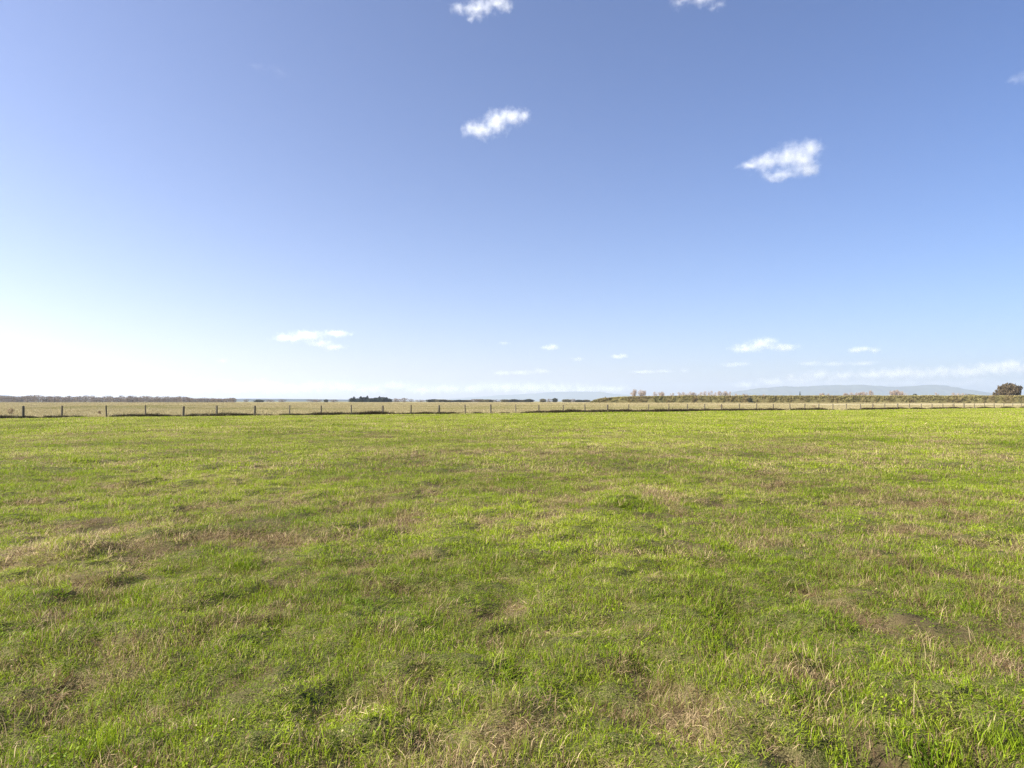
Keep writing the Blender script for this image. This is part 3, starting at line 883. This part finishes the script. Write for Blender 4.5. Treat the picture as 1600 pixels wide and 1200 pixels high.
def cloud(label, D, lobes_px, od=6., amp=1.3, soft=1.15, feat=None, deep=1., group=None, step=.5):
    """lobes_px: (cx, cy, rx, ry) as seen in the photo; the cloud stands at depth D with real size and thickness"""
    s = D / F
    lobes_px = [(a, b, rx * 1.2, ry * 1.15) for a, b, rx, ry in lobes_px]
    seed = len([o for o in COL.objects if o.name.startswith('cloud')]) + 1
    c0 = np.mean([(l[0], l[1]) for l in lobes_px], axis=0)
    org = Vector(((c0[0] - 800) * s, D, EYE + (HOR - c0[1]) * s))
    lobes = []
    for i, (cx, cy, rx, ry) in enumerate(lobes_px):
        dy = (random.uniform(-.25, .25)) * rx * s * deep
        lobes.append((((cx - c0[0]) * s, dy, (c0[1] - cy) * s), (rx * s, rx * s * deep, ry * s)))
    bm = bmesh.new()
    for c, r in lobes:
        M = Matrix.Translation(Vector(c)) @ Matrix.Diagonal((r[0] * 1.12, r[1] * 1.12, r[2] * 1.12, 1))
        bmesh.ops.create_icosphere(bm, subdivisions=3, radius=1, matrix=M)
    me = bpy.data.meshes.new('cloud'); bm.to_mesh(me); bm.free()
    rmin = min(min(r) for _, r in lobes); rmean = float(np.mean([r[2] for _, r in lobes]))
    o = link('cloud', me, None, None, org)
    if len(lobes) > 1:
        md = o.modifiers.new('union', 'REMESH'); md.mode = 'VOXEL'; md.voxel_size = max(rmin / 3.5, max(r[0] for _, r in lobes) / 40)
        dg = bpy.context.evaluated_depsgraph_get()
        me2 = bpy.data.meshes.new_from_object(o.evaluated_get(dg))
        o.modifiers.clear(); o.data = me2; me2.name = 'cloud'; bpy.data.meshes.remove(me); me = me2
    me.materials.clear()
    m = cloud_mat(lobes, feat * s if feat else rmean * 1.1, od / max(rmean, 1), amp, soft, seed)
    m.cycles.volume_step_rate = step
    me.materials.append(m)
    tag(o, label, 'cloud', group)
    return o

CL = 'small clouds low over the plain'
cloud('ragged white cloud touching the top edge of the sky', 1500, [(715, 2, 18, 9), (745, 4, 30, 14), (775, -6, 26, 12), (733, 20, 12, 8), (790, 4, 14, 9)], od=1.6, amp=1.2, feat=13)
cloud('faint torn cloud cut by the top edge right of the ragged one', 1500, [(1070, -10, 24, 10), (1105, -9, 26, 12), (1125, -1, 16, 6)], od=.8, amp=1.2, feat=13)
cloud('bright ragged cloud tilted up to one side, alone in the blue', 2500, [(734, 196, 20, 13), (752, 201, 24, 18), (775, 189, 28, 24), (800, 179, 26, 20), (818, 174, 16, 12)], od=2.6, amp=1.25, feat=11)
cloud('white wedge cloud with a thin grey wisp hanging under it', 2900, [(1174, 256, 24, 8), (1206, 247, 34, 17), (1238, 242, 36, 23), (1270, 230, 22, 21), (1256, 250, 30, 16), (1218, 271, 32, 7), (1262, 264, 32, 12)], od=2.2, amp=1.1, feat=14)
cloud('faint grey wisp leaving the sky at its right edge', 2000, [(1594, 117, 15, 8), (1616, 110, 20, 14)], od=.3, amp=1.7, feat=14)
cloud('very faint thin streak high in the pale left sky', 2000, [(400, 96, 26, 7), (430, 106, 26, 8)], od=.025, amp=1.8, feat=16)
cloud('flat two-tiered white cloud low on the left', 11000, [(446, 527, 28, 9), (478, 524, 34, 11), (525, 521, 30, 8), (500, 536, 26, 7), (522, 543, 24, 6)], od=1.5, amp=1.4, feat=8, deep=.8, group=CL)
cloud('largest white heap cloud with a grey flat base above the hedge', 12000, [(1165, 545, 32, 7), (1190, 538, 30, 12), (1200, 532, 18, 9), (1222, 543, 32, 8), (1160, 540, 14, 6)], od=1.5, amp=1.4, feat=8, deep=.8, group=CL)
cloud('small oval heap cloud right of the largest low one', 12000, [(1338, 547, 16, 6), (1352, 545, 18, 7), (1366, 548, 14, 5)], od=1.4, amp=1.0, feat=7, deep=.9, group=CL)
for lab, a in (('small white puff in the middle of the low sky', [(856, 543, 16, 5), (864, 541, 12, 6)]), ('thin pale puff left of the middle white one', [(788, 537, 11, 4)]),
               ('flat-based puff between the middle and the largest heap', [(966, 557, 15, 5), (974, 556, 11, 5)]), ('faint flat puff under the middle white one', [(902, 561, 15, 4)]),
               ('thin flat streak below the two left puffs', [(785, 583, 24, 5), (815, 582, 26, 5), (845, 580, 20, 6)]),
               ('small bright puff low beside a flat grey streak', [(1070, 578, 11, 6)]), ('flat grey streak low in the middle right', [(1005, 581, 30, 4), (1040, 580, 20, 4)]),
               ('long grey flat cloud beneath the oval heap', [(1265, 568, 26, 6), (1300, 569, 28, 5), (1345, 568, 30, 5)]), ('grey smudge of cloud under the largest heap', [(1145, 570, 28, 5), (1160, 568, 14, 5)]),
               ('faint tiny puff low on the left', [(346, 563, 12, 5)])):
    fa = any(w_ in lab for w_ in ('faint', 'thin', 'grey'))
    cloud(lab, 14000, a, od=.5 if fa else 1.2, amp=1.1, feat=6, deep=1.0, group=CL)
BK = 'cloud banks along the horizon'
L1 = []
r_ = random.Random(3)
for cx in range(-60, 430, 34):
    L1.append((cx, 604 + r_.uniform(-4, 3), 38, 12 + r_.uniform(-2, 5)))
cloud('long white cloud bank on the horizon over the shelter belt', 26000, L1, od=2., amp=1.6, feat=11, deep=.8, group=BK, step=.35)
L2 = [(cx, 606 + r_.uniform(-4, 4), 40, 9 + r_.uniform(-2, 4)) for cx in range(450, 960, 42)]
cloud('pale broken cloud bank on the horizon in the middle', 26500, L2, od=1.4, amp=1.5, feat=11, deep=.8, group=BK, step=.35)
L3 = [(1165, 600, 30, 7), (1205, 597, 32, 9), (1240, 593, 30, 9), (1280, 586, 30, 10), (1318, 587, 32, 10), (1358, 586, 34, 11), (1395, 583, 34, 12), (1432, 582, 34, 13), (1470, 582, 36, 12), (1510, 580, 38, 12), (1550, 577, 34, 14),
      (1585, 572, 32, 15), (1625, 574, 40, 16)]
cloud('grey-bellied cloud bank with white tops over the blue hills', 26000, L3, od=1.6, amp=1.8, feat=12, deep=.8, group=BK, step=.35)

L4 = [(cx, 598 + r_.uniform(-2, 2), 60, 10) for cx in range(1250, 1660, 55)]
cloud('thin lavender cloud sheet hanging under the white-topped bank', 27500, L4, od=.45, amp=1.1, feat=12, deep=.6, group=BK, step=.35)

# ------------------------------------------------------------------ the air
def haze():
    bm = bmesh.new()
    bmesh.ops.create_cube(bm, size=1, matrix=Matrix.Translation((0, 0, 223)) @ Matrix.Diagonal((37000, 37000, 454, 1)))
    me = bpy.data.meshes.new('haze'); bm.to_mesh(me); bm.free()
    k = NT('haze_air')
    v = k.n('VolumePrincipled')
    v.inputs['Color'].default_value = (.71, .815, .99, 1); v.inputs['Density'].default_value = 7.5e-5; v.inputs['Anisotropy'].default_value = .3
    k.t.links.new(v.outputs[0], k.out.inputs['Volume'])
    tag(link('haze', me, k.m), kind='stuff')
haze()
